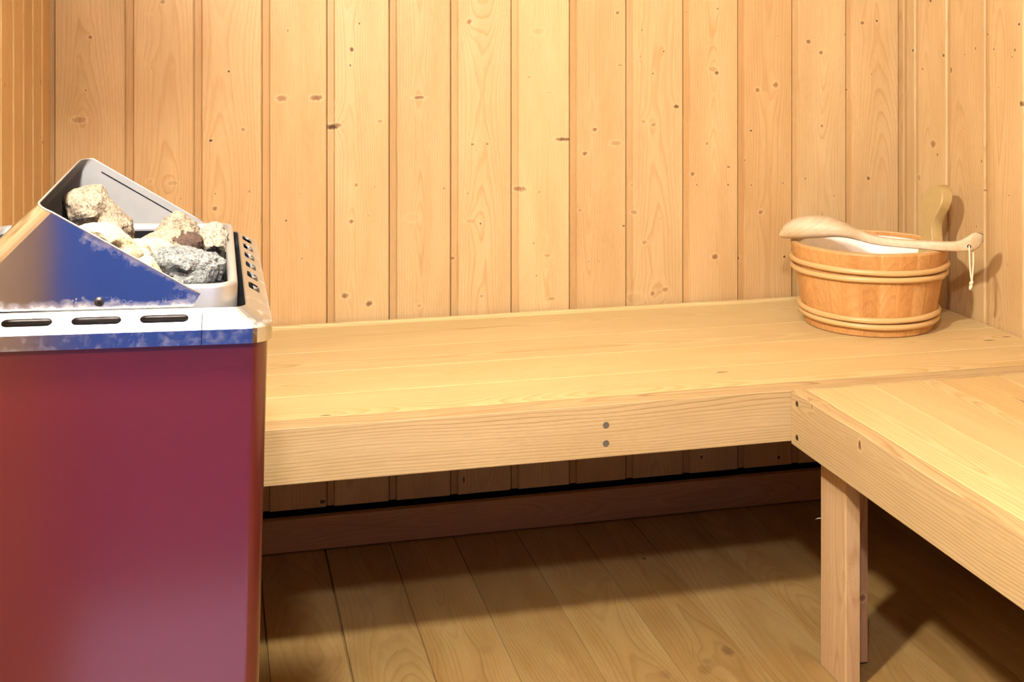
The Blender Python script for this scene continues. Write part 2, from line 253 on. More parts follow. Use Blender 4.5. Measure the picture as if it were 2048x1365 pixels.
def wood(name, light, dark, freq=260., contrast=.5, rough=.5, fiber=.12, blotch=.12, knotcol=(.17, .062, .022), halo=(.66, .49, .27), warp=.010, spec=.35, bump=.25, late=.55):
    w = NT(name)
    wl = w.attr('wl')
    sep = w.n('ShaderNodeSeparateXYZ'); w.put(sep.inputs[0], wl)
    k = w.n('ShaderNodeSeparateXYZ'); w.put(k.inputs[0], w.attr('knot'))
    lowv = w.vmath('MULTIPLY', wl, (14, 14, 2.2))
    n1 = w.noise(lowv, 1.0, 2)
    midv = w.vmath('MULTIPLY', wl, (60, 60, 9))
    n2 = w.noise(midv, 1.0, 1)
    r = w.math('SQRT', w.math('ADD', w.math('POWER', sep.outputs[0], 2), w.math('POWER', sep.outputs[1], 2)))
    r = w.math('ADD', r, k.outputs[2])
    r = w.math('MULTIPLY_ADD', w.math('SUBTRACT', n1, .5), warp * 2, r)
    r = w.math('MULTIPLY_ADD', w.math('SUBTRACT', n2, .5), .0022, r)
    t = w.math('MULTIPLY', r, freq)
    fr = w.math('FRACT', t)
    ring = w.ramp(fr, [(0, .35), (.08, 0), (late, .25), (.86, 1), (.97, .9), (1, .35)])
    rid = w.n('ShaderNodeTexNoise', noise_dimensions='1D'); w.put(rid.inputs['W'], w.math('MULTIPLY', t, .55)); rid.inputs['Detail'].default_value = 1
    mod = w.math('MULTIPLY_ADD', rid.outputs[0], 1.7, -.30, clamp=True)
    ring = w.math('MULTIPLY', w.math('MULTIPLY', ring, mod), contrast)
    col = w.mix(ring, light, dark)
    fv = w.vmath('MULTIPLY', wl, (900, 900, 16))
    fb = w.noise(fv, 1.0, 2, .6)
    col = w.mix(1.0, col, w.ramp(fb, [(.3, 1 - fiber), (.7, 1 + fiber * .3)]), 'MULTIPLY')
    bl = w.noise(w.vmath('MULTIPLY', wl, (20, 20, 3.5)), 1.0, 3, .55)
    col = w.mix(1.0, col, w.ramp(bl, [(.3, (1 - blotch * .7, 1 - blotch, 1 - blotch * 1.4)), (.7, (1, 1, 1))]), 'MULTIPLY')
    x = w.n('ShaderNodeMix', data_type='RGBA', blend_type='MULTIPLY'); x.inputs[0].default_value = 1
    w.t.links.new(col, x.inputs[6]); w.t.links.new(w.attr('tint'), x.inputs[7]); col = x.outputs[2]
    # knots
    nk = w.noise(w.vmath('MULTIPLY', wl, (260, 260, 260)), 1.0, 2)
    kv = w.math('MULTIPLY_ADD', w.math('SUBTRACT', nk, .5), w.math('MULTIPLY', 1.15, w.math('GREATER_THAN', k.outputs[0], .001)), k.outputs[0])
    hm = w.math('MULTIPLY', w.ramp(w.math('MULTIPLY', kv, .588), [(.0, 0), (.16, .5), (.36, .85), (.46, .6), (.52, 0)]), w.math('MULTIPLY_ADD', k.outputs[1], .35, .15))
    col = w.mix(hm, col, halo)
    km = w.ramp(w.math('MULTIPLY', kv, .588), [(.38, 0), (.46, .30), (.50, .85), (.56, .55), (.68, .85), (.85, 1)])
    kc = w.mix(w.math('MULTIPLY_ADD', k.outputs[1], 3.6, -2.7, clamp=True), knotcol, (.025, .010, .006))
    col = w.mix(w.math('MULTIPLY', km, w.math('MULTIPLY_ADD', k.outputs[1], 1.55, -.48, clamp=True)), col, kc)
    w.bump(w.math('ADD', w.math('MULTIPLY', fb, .6), w.math('MULTIPLY', ring, -.5)), bump, .0006)
    return w.set(base=col, rough=rough, spec=spec)

M = {}
M['panel'] = wood('pine_panel', (.60, .440, .232), (.47, .295, .118), freq=230, contrast=.62, rough=.5, blotch=.16, fiber=.10)
M['darkpanel'] = wood('dark_stained_panel', (.22, .13, .065), (.14, .075, .03), freq=210, contrast=.55, rough=.5)
M['rail'] = wood('rail_pine', (.50, .39, .215), (.29, .18, .075), freq=215, contrast=.85, rough=.5, fiber=.10, late=.66, warp=.012, bump=.12)
M['bench'] = wood('bench_pine', (.66, .54, .285), (.47, .325, .13), freq=190, contrast=.75, rough=.5, fiber=.10, late=.35)
M['floor'] = wood('stained_floor', (.41, .28, .112), (.26, .158, .055), freq=180, contrast=.6, rough=.38, blotch=.3, knotcol=(.09, .04, .015), halo=(.34, .22, .09))
M['leg'] = wood('leg_pine', (.58, .42, .25), (.42, .25, .11), freq=160, contrast=.6, rough=.6, blotch=.2)
M['bucket'] = wood('bucket_wood', (.64, .37, .145), (.47, .23, .07), freq=230, contrast=.5, rough=.4, fiber=.22, blotch=.35)
M['rim'] = wood('bucket_rim_wood', (.62, .44, .22), (.48, .28, .1), freq=230, contrast=.5, rough=.5)
M['hoop'] = wood('hoop_cane', (.62, .42, .19), (.48, .28, .09), freq=300, contrast=.3, rough=.35)
M['ladle'] = wood('ladle_wood', (.70, .63, .50), (.52, .44, .32), freq=110, contrast=.4, rough=.55, fiber=.16, blotch=.38)
M['handle'] = wood('handle_wood', (.47, .36, .16), (.38, .26, .10), freq=200, contrast=.4, rough=.5)

def m_simple(name, base, **kw):
    w = NT(name); nz = w.noise(w.obj(), 60, 3)
    b = w.mix(nz, tuple(c * .9 for c in base), tuple(min(1, c * 1.08) for c in base))
    return w.set(base=b, **kw)
M['dark'] = m_simple('dark_inside', (.006, .0065, .008), rough=.8, spec=.08)
M['liner'] = m_simple('white_liner', (.86, .83, .78), rough=.4)
M['rope'] = m_simple('cotton_string', (.78, .66, .5), rough=.9)
M['screw'] = m_simple('screw_steel', (.10, .09, .095), rough=.4, metal=1.0)
M['hole'] = m_simple('screw_recess_shade', (.10, .085, .07), rough=.6, metal=0.0)  # dark disc colour standing in for the shade of recessed screw holes
M['standin_blue'] = m_simple('standin_door_blue', (.020, .070, .36), rough=.5)
M['ceilpaint'] = m_simple('ceiling_pine', (.20, .13, .075), rough=.6)
M['plinth'] = m_simple('black_foot', (.03, .03, .03), rough=.6)
w = NT('red_enamel'); nz = w.noise(w.obj(), 900, 2); nb = w.noise(w.obj(), 5, 2)
w.bump(nz, .05, .0004)
M['red'] = w.set(base=w.mix(nb, (.104, .007, .009), (.124, .010, .012)), rough=w.math('MULTIPLY_ADD', nb, .1, .30), metal=.2, spec=.6, coat=1.0, coatr=.16)
M['red'].node_tree.nodes['Principled BSDF'].inputs['Coat IOR'].default_value = 1.62

def steel(name, base, rough, wear, ringamt=.5):
    w = NT(name); ob = w.obj()
    br = w.noise(w.vmath('MULTIPLY', ob, (14, 14, 900)), 1, 2, .6)
    sp = w.noise(ob, 95, 3, .7)
    sm = w.noise(ob, 16, 2)
    vo = w.n('ShaderNodeTexVoronoi', feature='F1'); w.put(vo.inputs['Vector'], w.vmath('MULTIPLY', ob, (1, .0, 1))); vo.inputs['Scale'].default_value = 240
    rings = w.ramp(vo.outputs[0], [(.0, 0), (.27, 0), (.33, 1), (.36, 1), (.42, 0)])
    a = w.n('ShaderNodeAttribute', attribute_name='wear').outputs['Fac']
    m = w.ramp(w.math('MULTIPLY_ADD', w.math('SUBTRACT', sp, .5), .9, a), [(.42, 0), (.75, .9)])
    m2 = w.math('MULTIPLY', rings, w.ramp(w.math('MULTIPLY_ADD', w.math('SUBTRACT', sm, .5), .8, a), [(.34, 0), (.50, ringamt)]))
    m = w.math('MULTIPLY', w.math('MAXIMUM', m, m2), wear)
    w.bump(br, .03, .0003)
    col = w.mix(m, base, (.78, .77, .74))
    return w.set(base=col, metal=w.math('MULTIPLY_ADD', m, -.45, 1.0), rough=w.math('ADD', w.math('MULTIPLY_ADD', sm, .08, rough - .04), w.math('MULTIPLY', m, .32)))
M['steel'] = steel('brushed_steel', (.60, .61, .64), .09, .85, .5)
M['band'] = steel('rim_band_steel', (.60, .61, .64), .12, .5, 0)
M['steeltop'] = steel('scuffed_steel', (.56, .565, .57), .34, .5, .3)
M['dull'] = m_simple('dull_steel', (.30, .31, .32), rough=.5, metal=.55)
M['bowl'] = m_simple('cast_rim_steel', (.45, .455, .45), rough=.42, metal=.85)

def stone(name, a, b, c, scale):
    w = NT(name); ob = w.obj()
    n = w.noise(ob, 60 * scale, 4, .65); g = w.noise(ob, 420 * scale, 3, .7)
    col = w.mix(w.ramp(n, [(.35, 0), (.62, 1)]), a, b)
    col = w.mix(w.ramp(g, [(.48, 0), (.62, .85)]), col, c)
    w.bump(w.math('ADD', w.math('MULTIPLY', n, 1.5), g), .8, .0016)
    return w.set(base=col, rough=.9, spec=.2)
M['st_tan'] = stone('tan_stone', (.27, .225, .165), (.18, .145, .105), (.07, .06, .05), 1)
M['st_cream'] = stone('cream_stone', (.38, .34, .235), (.31, .265, .17), (.20, .165, .10), .8)
M['st_grey'] = stone('grey_stone', (.085, .095, .10), (.17, .18, .178), (.025, .028, .032), 1)
M['st_grey_tan'] = stone('greyish_tan_stone', (.26, .23, .17), (.19, .18, .15), (.09, .085, .075), 1)
M['st_brown'] = stone('rust_brown_stone', (.040, .024, .019), (.06, .038, .029), (.022, .014, .012), 1)
def lampm(name, col, st):
    w = NT(name); e = w.n('ShaderNodeEmission'); e.inputs[0].default_value = (*col, 1); e.inputs[1].default_value = st
    w.t.links.new(e.outputs[0], w.t.nodes['Material Output'].inputs[0]); return w.m
M['lampB'] = lampm('wall_lamp_glow', WALL_LAMP_COLOR, WALL_LAMP_POWER)
M['lampA'] = lampm('door_lamp_glow', DOOR_LAMP_COLOR, DOOR_LAMP_POWER)

X, Y, Z = (1, 0, 0), (0, 1, 0), (0, 0, 1)
XL, XR, YB, YF, ZC = -.285, 1.41, 2.3, -.24, 2.12     # room

def tnt(r, a=.09, b=.06):
    v = 1 + r.uniform(-a, .03); g = r.uniform(-b, b * .6)
    return (v, v * (1 + g), v * (1 + g * 2.2))

# ------------------------------------------------------------------ the setting
def panel_wall(name, seams, O, along, up, out, knots, z0, z1, seed, flip=False):
    """vertical boards between successive seam coordinates along one axis"""
    B = Boards(); r = rng(seed)
    for i in range(len(seams) - 1):
        a, b = seams[i], seams[i + 1]; lo, hi = min(a, b), max(a, b); W = hi - lo
        ks = []
        for (p, z, rp, rz, st) in knots:
            if lo < p < hi and z0 < z < z1:
                kw = abs(p - a); ks.append((z - z0, kw, rz * (.80 if rz < .006 else .70), rp * (.80 if rz < .006 else .72), st))
        ax = np.array(along) * (1 if b > a else -1)
        org = np.array(O) + np.array(along) * a + np.array((0, 0, z0))
        B.add(org, up, ax, out, z1 - z0, W, .016, 'panel_corner' if i == 0 or W < .02 else 'panel', ks, seed=seed * 100 + i, tint=tuple(c * (.8 if name == 'wall_left' and b < .45 else 1) for c in tnt(r)), yc=r.uniform(.004, .045), slope=r.uniform(-.028, .028), wc=r.uniform(.35, .65))  # unseen left boards near the camera tinted darker to dim the hood's reflection
    return B

pitch = .1203
seams = [XL - .007, -.158, -.0382, .0837, .2031, .3208, .4395, .5594, .6776, .7949, .9159, 1.0352, 1.1553, 1.2779, 1.400, 1.417]
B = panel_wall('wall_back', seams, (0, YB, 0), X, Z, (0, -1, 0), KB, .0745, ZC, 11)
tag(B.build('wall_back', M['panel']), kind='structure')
ys = [2.3, 2.256, 2.144, 2.020, 1.907] + [1.907 - .119 * i for i in range(1, 19)]
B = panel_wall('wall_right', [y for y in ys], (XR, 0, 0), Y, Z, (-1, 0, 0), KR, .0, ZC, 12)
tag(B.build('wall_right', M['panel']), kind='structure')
ysl = [2.3, 2.196, 2.090, 1.990, 1.894, 1.788] + [1.788 - .1 * i for i in range(1, 21)]
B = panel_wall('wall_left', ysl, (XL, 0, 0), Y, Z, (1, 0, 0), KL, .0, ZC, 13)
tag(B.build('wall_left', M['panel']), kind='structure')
# plain backing behind the cladding and under its lower edge
bm = bmesh.new()
add_box(bm, (XL - .02, YB + .0165, 0), (XR + .02, YB + .04, ZC))
tag(bm_obj('wall_back_backing', bm, M['dark']), kind='structure')
# floor boards run towards the back wall
B = Boards(); r = rng(21)
fs = [-.285, -.1645, -.0435, .0775, .198, .3195, .442, .564, .683, .7985, .924, 1.046, 1.168, 1.29, 1.412]
for i in range(len(fs) - 1):
    ks = [(y - YF, x - fs[i], ry, rx, s) for (x, y, rx, ry, s) in KF if fs[i] < x < fs[i + 1]]
    B.add((fs[i], YF, 0), Y, X, Z, YB + .01 - YF, fs[i + 1] - fs[i], .02, 'plankgap' if i in (3, 4) else 'floor', ks, seed=2100 + i, tint=tnt(r, .16, .05), yc=r.uniform(.005, .05), slope=r.uniform(-.03, .03), wc=r.uniform(.3, .7))
tag(B.build('floor', M['floor']), kind='structure')
bm = bmesh.new(); add_box(bm, (XL - .02, YF - .02, ZC), (XR + .02, YB + .04, ZC + .03))
tag(bm_obj('ceiling', bm, M['ceilpaint']), kind='structure')
# baseboard under the cladding of the back wall
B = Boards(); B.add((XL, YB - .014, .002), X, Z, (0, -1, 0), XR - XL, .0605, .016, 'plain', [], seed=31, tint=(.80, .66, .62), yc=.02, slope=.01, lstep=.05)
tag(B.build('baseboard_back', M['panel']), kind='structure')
# wall behind the camera; blue door added as stand-in for the steel's blue reflection
B = Boards(); r = rng(14)
dx0, dx1, dz = -.275, .52, 1.72
for i in range(8):
    a = dx1 + .06 + i * .106
    if a + .106 > XR + .02: break
    B.add((a, YF, 0), Z, X, Y, ZC, .106, .016, 'panel', [], seed=1400 + i, tint=tnt(r), yc=r.uniform(.01, .05), slope=.01)
for i in range(8):
    B.add((dx0 + i * .107, YF, dz + .05), Z, X, Y, ZC - dz - .05, .107, .016, 'panel', [], seed=1450 + i, tint=tnt(r), yc=.03, slope=.01)
tag(B.build('wall_front', M['darkpanel']), kind='structure')
bm = bmesh.new()
add_box(bm, (dx0, YF - .04, .0), (dx1, YF - .004, dz), .002)
for zz in (.12, .92):
    add_box(bm, (dx0 + .10, YF - .006, zz), (dx1 - .10, YF + .002, zz + .68), .003)
door = tag(bm_obj('standin_door_1', bm, M['standin_blue']), kind='structure')
bm = bmesh.new(); add_tube(bm, [(dx1 - .05, YF - .004, .98), (dx1 - .05, YF + .03, .98), (dx1 - .05, YF + .03, 1.10), (dx1 - .05, YF - .004, 1.10)], .007)
bm_obj('standin_door_handle', bm, M['bowl'], door)
bm = bmesh.new()
add_box(bm, (dx0 - .012, YF - .02, .0), (dx0, YF + .012, dz + .05), .002); add_box(bm, (dx1, YF - .02, 0), (dx1 + .058, YF + .012, dz + .05), .002); add_box(bm, (dx0, YF - .02, dz), (dx1, YF + .012, dz + .05), .002)
tag(bm_obj('trim_1', bm, M['ceilpaint']), kind='structure')

bm = bmesh.new(); add_box(bm, (-.20, -.19, .0), (.50, .22, .012), .004)  # unseen mat added to reflect purple into the red heater panel
w = NT('reflection_mat_cotton'); nz = w.noise(w.vmath('MULTIPLY', w.obj(), (300, 300, 40)), 1, 2); w.bump(nz, .5, .002)
mat_ = bm_obj('reflection_mat', bm, w.set(base=w.mix(nz, (.56, .48, .92), (.66, .56, .97)), rough=.95), None, origin=(.15, .015, .0))
tag(mat_, 'unseen pale blue mat added for the purple reflection in the heater', 'mat')

# ------------------------------------------------------------------ benches
ZT = .417          # seat height
def screw_at(bm, p, n, rad, depth=.0012):
    p = Vector(p); n = Vector(n); q = n.to_track_quat('Z', 'Y').to_matrix().to_4x4()
    rows = []
    for rr, zz in ((rad * 1.2, .0002), (rad * 1.0, .0006), (rad * .85, .0004), (rad * .3, .0004)):
        rows.append([bm.verts.new(Matrix.Translation(p) @ q @ Vector((rr * math.cos(k * math.pi / 8), rr * math.sin(k * math.pi / 8), zz))) for k in range(16)])
    grid_faces(bm, rows, closed_v=True); bm.faces.new(rows[-1])
bench = empty('sauna_bench', (.56, 1.99, 0), 'long pale pine bench along the back wall carrying the wooden bucket', 'bench', 'pine benches')
r = rng(41)
def seat(parent, O, ex, ey, L, W, seed, knots=(), **kw):
    B = Boards(); B.add(O, ex, ey, Z, L, W, .026, 'plain', knots, seed=seed, **kw)
    return B.build('seat_board', M['bench'], parent, origin=tuple(np.array(O)))
bl = XR - .003 - (XL + .012)
bx0 = XL + .012
rows_y = [(1.7525, 1.8605, [(1.33 - 0, .0, .004, .003, .0)]), (1.8612, 1.9842, []), (1.9849, 2.1092, []), (2.1099, 2.2795, [])]
KBN = {0: [(.154 - bx0, .006, .009, .0022, 1.)], 1: [], 2: [], 3: []}
KBN[0].append((.796 - bx0, .077, .012, .0026, 1.))
KBN[1] += [(1.339 - bx0, .043, .013, .004, .85), (1.385 - bx0, .058, .010, .004, .85)]
for i, (a, b, _) in enumerate(rows_y):
    seat(bench, (bx0, a, ZT), X, Y, bl, b - a, 410 + i, KBN[i], tint=tnt(r, .05, .03), yc=[.03, .012, .02, .03][i], slope=[.012, -.014, .01, -.012][i], wc=[.1, .5, .35, .6][i])
B = Boards(); B.add((bx0, 2.2798, ZT + .006), X, Y, Z, bl, .0095, .032, 'plain', [], seed=420, tint=(1.04, 1.04, 1.05), yc=.06)
B.build('rear_strip', M['bench'], bench, origin=(bx0, 2.2798, ZT))
# front rail: face board standing on edge, its top edge flush with the seat
def rail(parent, O, ex, out, L, H, T, seed, knots=(), **kw):
    """O = lower front edge start; board face looks along `out`"""
    B = Boards(); B.add(O, ex, Z, out, L, H, T, 'plain', knots, seed=seed, **kw)
    return B.build('front_rail', M['rail'], parent, origin=tuple(O))
fr = rail(bench, (bx0, 1.713, .3385), X, (0, -1, 0), bl, ZT - .3385, .0388, 430, [(.93 - bx0 + .05, .035, .030, .014, .12)], tint=(.97, .95, .93), yc=.008, slope=.012, wc=1.35, warp=.004)
for zz in (.386, .359):
    bm = bmesh.new(); screw_at(bm, (.5605, 1.713, zz), (0, -1, 0), .0042)
    bm_obj('screw', bm, M['hole'], fr, origin=(.5605, 1.713, zz)); 
# right bench
rb = empty('sauna_bench', (1.13, .8, 0), 'pine bench at right on a post leg, its boards running toward the viewer', 'bench', 'pine benches')
ry0, ry1 = -.12, 1.7095
xs = [.8835, .9925, 1.1070, 1.2170, 1.3270, 1.4065]
KRB = {2: [(1.7125 - .12 - 1.60 + .0, .0, .0, .0, 0)]}
for i in range(5):
    ks = [(ry1 - 1.55, .060, .05, .0022, .95)] if i == 2 else []
    seat(rb, (xs[i] + .0006, ry1, ZT), (0, -1, 0), X, ry1 - ry0, xs[i + 1] - xs[i] - .0008, 440 + i, ks, tint=(tuple(c * .94 for c in tnt(r, .05, .03)) if i != 2 else (.90, .83, .75)), yc=[.01, .03, .015, .03, .02][i], slope=[.022, -.012, .03, .01, .01][i], wc=[.4, .9, .5, .5, .5][i])
rr_ = rail(rb, (.858, ry1 + .003, .335), (0, -1, 0), (-1, 0, 0), ry1 - ry0, ZT - .335, .0254, 450, [(.205, .066, .004, .007, .9), (.068, .077, .004, .005, .6)], tint=(.97, .94, .90), yc=.012, slope=-.022, wc=.75, warp=.007)
for zz in (.402, .3506):
    bm = bmesh.new(); screw_at(bm, (.858, 1.6925, zz), (-1, 0, 0), .0036)
    bm_obj('screw', bm, M['screw'], rr_, origin=(.858, 1.6925, zz))
# leg made of two boards
B = Boards(); B.add((.898, 1.694, .0), Z, (0, -1, 0), (-1, 0, 0), .389, .076, .023, 'plain', [(.16, .070, .02, .006, .35)], seed=460, tint=(1, .96, .92), yc=.012, slope=.02, wc=.7, warp=.01)
leg = B.build('leg', M['leg'], rb, origin=(.898, 1.694, 0))
B = Boards(); B.add((.9225, 1.676, .004), Z, X, (0, -1, 0), .385, .0455, .018, 'plain', [(.10, .036, .006, .006, .8), (.33, .034, .006, .006, .8)], seed=461, tint=(.92, .80, .78), yc=.03, slope=.01)  # tint puts the first board's shade into this board's colour
B.build('leg', M['leg'], rb, origin=(.9225, 1.676, 0))
B = Boards(); B.add((.898, .10, .0), Z, (0, -1, 0), (-1, 0, 0), .389, .076, .023, 'plain', [], seed=462, tint=(1, .96, .92), yc=.02, slope=.02)
B.build('leg', M['leg'], rb, origin=(.898, .1, 0))
bm = bmesh.new(); add_tube(bm, [(.905, 1.692, .222), (.901, 1.697, .2225), (.8965, 1.700, .2215), (.893, 1.7015, .2195)], [.0010, .0010, .0009, .0004], 6)
bm_obj('nail', bm, M['bowl'], leg, True, origin=(.898, 1.694, .222))

# ------------------------------------------------------------------ bucket
BC = Vector((1.197, 2.0725, ZT + .0004)); BH = .154; RB, RT = .1165, .1435
bucket = empty('sauna_bucket', BC, 'round wooden sauna bucket with cane hoops on the back bench', 'bucket')
def ring_wood(co):
    ang = np.arctan2(co[:, 1], co[:, 0]); k = np.floor((ang + math.pi) / (2 * math.pi) * 26).astype(int) % 26
    rr = rng(77); tt = 1 + rr.uniform(-.07, .05, 26); gg = rr.uniform(-.06, .04, 26)
    t = tt[k]; ti = np.stack([t, t * (1 + gg[k]), t * (1 + 1.8 * gg[k])], -1)
    rad = np.hypot(co[:, 0], co[:, 1])
    return np.stack([(ang * .14 * 1.0) % .034 - .017 + rr.uniform(-.01, .01, 26)[k], rad - .10 + .02 * rr.uniform(0, 1, 26)[k], co[:, 2] + k * 3.1], -1), ti
NS = 26
bm = bmesh.new(); seg = NS * 6
prof = [(RB - .012, .004), (RB - .003, .0), (RB, .002), (RB + .35 * (RT - RB), BH * .35), (RB + .7 * (RT - RB), BH * .7), (RT - .0006, BH - .004), (RT - .002, BH - .001), (RT - .006, BH), (RT - .013, BH), (RT - .0145, BH - .002), (RT - .0155, BH - .014), (RB - .014, .012)]
rows = []
jit = rng(5).uniform(-.0004, .0004, NS)
for (rr, zz) in prof:
    row = []
    for k in range(seg):
        a = 2 * math.pi * k / seg - math.pi
        g = 1 - (.0005 / rr if (k % 6 == 0) and rr > RB - .005 and zz < BH else 0)
        j = jit[(k // 6) % NS] if zz > BH - .006 else 0
        row.append(bm.verts.new((rr * g * math.cos(a), rr * g * math.sin(a), zz + j)))
    rows.append(row)
grid_faces(bm, rows, closed_v=True)
me_o = bm_obj('stave_body', bm, M['bucket'], bucket, False); wood_attrs(me_o.data, ring_wood)
for p in me_o.data.polygons:
    if all(me_o.data.vertices[v].co.z > BH - .0035 for v in p.vertices): p.material_index = 1
me_o.data.materials.append(M['rim'])
bm = bmesh.new(); add_lathe(bm, [(0, .022), (RB - .022, .022), (RB - .017, .027), (RT - .0165, BH - .012), (RT - .0150, BH - .010), (RT - .0165, BH - .0085), (RT - .0185, BH - .012), (RB - .020, .029), (RB - .026, .0245), (0, .0245)], 96)
tag(bm_obj('liner', bm, M['liner'], bucket, True), 'white plastic inner liner')
def hoop(z, ph, rad=.0052, tail=None):
    n = 120; pts = []; rd = []
    for k in range(n):
        a = 2 * math.pi * k / n
        R_ = RB + (RT - RB) * z / BH + rad * .62
        wv = .0012 * math.sin(a * 2 + ph)
        bul = 1 + (.45 * math.exp(-((a - ph) / .07) ** 2) if tail else 0)
        pts.append((R_ * math.cos(a), R_ * math.sin(a), z + wv)); rd.append(rad * bul * (1 + .05 * math.sin(a * 7 + ph)))
    bm = bmesh.new(); add_tube(bm, pts, rd, 12, closed=True)
    o = bm_obj('hoop', bm, M['hoop'], bucket, True)
    wood_attrs(o.data, lambda co: (np.stack([np.hypot(co[:, 0], co[:, 1]) - .15, co[:, 2] - z + .03, np.arctan2(co[:, 1], co[:, 0]) * .15 + ph * 3], -1), np.ones((len(co), 3))))
hoop(.121, 1.0); hoop(.1065, 5.35, tail=True); hoop(.0335, 3.0); hoop(.0215, 2.1)
# upright handle stave
HA = math.radians(-1)
bm = bmesh.new()
prf = [(-.055, .021), (-.02, .0215), (.0, .0205), (.008, .0180), (.016, .0155), (.024, .0142), (.031, .0148), (.038, .0172), (.045, .0208), (.052, .0246), (.059, .0282), (.066, .0308)]
prf += [(.074 + .027 * math.sin(q), .0325 * math.cos(q)) for q in np.radians([0, 15, 30, 44, 56, 66, 75, 82, 90])]
th = .0118
rad_d = Vector((math.cos(HA), math.sin(HA), 0)); tan_d = Vector((-math.sin(HA), math.cos(HA), 0))
base = rad_d * (RT - .010) + Vector((0, 0, BH))
lean = (RT - RB) / BH
rows = []
for v, hw in prf:
    ctr = base + Vector((0, 0, v)) + rad_d * (lean * v if v < 0 else lean * v * 1.15 - .004 * math.sin(min(1, v / .10) * math.pi))
    ring_ = []
    for (a, b) in ((-1, -.8), (-.93, -1), (0, -1), (.93, -1), (1, -.8), (1, .8), (.93, 1), (0, 1), (-.93, 1), (-1, .8)):
        ring_.append(bm.verts.new(ctr + tan_d * (a * max(hw, .0015)) + rad_d * (b * th)))
    rows.append(ring_)
grid_faces(bm, rows, closed_v=True); bm.faces.new(rows[0]); bm.faces.new(rows[-1])
bmesh.ops.subdivide_edges(bm, edges=bm.edges[:], cuts=1, use_grid_fill=True, smooth=0)
o = bm_obj('handle', bm, M['handle'], bucket, True)
wood_attrs(o.data, lambda co: (np.stack([co[:, 0] * .3 + co[:, 1] * .95, co[:, 0] - .12, co[:, 2] + 5], -1), np.ones((len(co), 3))))
o.data.set_sharp_from_angle(angle=math.radians(28))
tag(o, 'upright bulb-headed handle stave')

# ------------------------------------------------------------------ ladle lying across the rim
LP = Vector((1.06, 2.12, 0)); LD = Vector((.78260105, -.62252357, 0)); LN = Vector((-.62252357, -.78260105, 0))
ladle = empty('ladle', LP + LD * .15 + Vector((0, 0, .57)), 'pale wooden ladle lying across the rim of the sauna bucket', 'ladle')
lo_ = ladle.location.copy()
bm = bmesh.new(); rows = []
S = np.array(LADLE); ss = np.concatenate([np.linspace(S[0, 0], S[3, 0], 8)[:-1], np.linspace(S[3, 0], S[-4, 0], 44), np.linspace(S[-4, 0], S[-1, 0], 10)[1:]])
zb_ = np.interp(ss, S[:, 0], S[:, 1]); zt_ = np.interp(ss, S[:, 0], S[:, 2])
def sm(a):
    b = a.copy(); b[1:-1] = (a[:-2] + 2 * a[1:-1] + a[2:]) / 4; return b
zb_, zt_ = sm(zb_), sm(zt_)
for s_, a, b in zip(ss, zb_, zt_):
    u = (s_ + .016) / .145
    hb = .034 * math.sqrt(max(0, 1 - ((u - .45) / .56) ** 2))
    hw = math.sqrt(.0085 ** 2 + hb ** 2)
    cz = (a + b) / 2; hh = (b - a) / 2; row = []
    p_ = LP + LD * s_ 
    for k in range(20):
        an = 2 * math.pi * k / 20
        ca, sa = math.cos(an), math.sin(an)
        e = .8 - .25 * (1 - min(1, hb / .02))
        dz = math.copysign(abs(sa) ** e, sa) * hh; dn = math.copysign(abs(ca) ** e, ca) * hw
        # hollow of the bowl on the side turned away
        if dn < 0 and hb > .012: dn *= 1 - 1.35 * (1 - abs(sa) ** 2.0) * min(1, (hb - .012) / .018) * min(1, max(0, (u - .06) / .1))
        if s_ > .3235 and dn > 0: dn -= min(1.6, (s_ - .3235) / .019 * 1.6) * hw * min(1, dn / (hw * .55))
        row.append(bm.verts.new(p_ + LN * (dn) + Vector((0, 0, cz + dz)) - lo_))
    rows.append(row)
grid_faces(bm, rows, closed_v=True); bm.faces.new(rows[0]); bm.faces.new(rows[-1])
o = bm_obj('ladle_body', bm, M['ladle'], ladle, True)
o.data.set_sharp_from_angle(angle=math.radians(50))
wood_attrs(o.data, lambda co: (np.stack([co[:, 2] * 1.2 + .02 * np.sin(co[:, 0] * 30), co[:, 0] * .35 - co[:, 1] * .35 + .03, co[:, 0] * .78 - co[:, 1] * .62], -1), np.ones((len(co), 3)) * np.array([1.0, .985, .96])))
bm = bmesh.new()
hp = LP + LD * .320 + Vector((0, 0, .584)) - lo_
rows = [[bm.verts.new(hp + LN * (.0088 + dd) + LD * (rr * math.cos(k * math.pi / 8)) + Vector((0, 0, rr * math.sin(k * math.pi / 8)))) for k in range(16)] for rr, dd in ((.0034, .0), (.0030, .0004), (.0022, .0004))]
grid_faces(bm, rows, closed_v=True); bm.faces.new(rows[-1])
bm_obj('hanging_hole', bm, M['dark'], ladle)
bm = bmesh.new()
def lp(s_, z, d): return LP + LD * s_ + LN * d + Vector((0, 0, z)) - lo_
add_tube(bm, [lp(.320, .5855, .007), lp(.3202, .5850, .0095), lp(.3206, .578, .0108), lp(.3210, .556, .0110), lp(.3228, .532, .0105), lp(.3245, .522, .0100), lp(.3232, .517, .0100)], .0014, 8)
add_tube(bm, [lp(.3255, .5745, -.0060), lp(.3262, .5715, .0), lp(.3268, .568, .0060), lp(.3268, .552, .0080), lp(.3256, .532, .0090), lp(.3247, .522, .0100), lp(.3240, .516, .0100)], .0014, 8)
add_tube(bm, [lp(.3258, .5225, .0100), lp(.3240, .5205, .0120), lp(.3226, .5175, .0100), lp(.3236, .515, .0085), lp(.3240, .519, .0095)], [.0026, .0032, .0030, .0032, .0026], 8)
add_tube(bm, [lp(.3236, .516, .0100), lp(.3222, .511, .0102), lp(.3214, .507, .0100)], [.0026, .0030, .0020], 8)
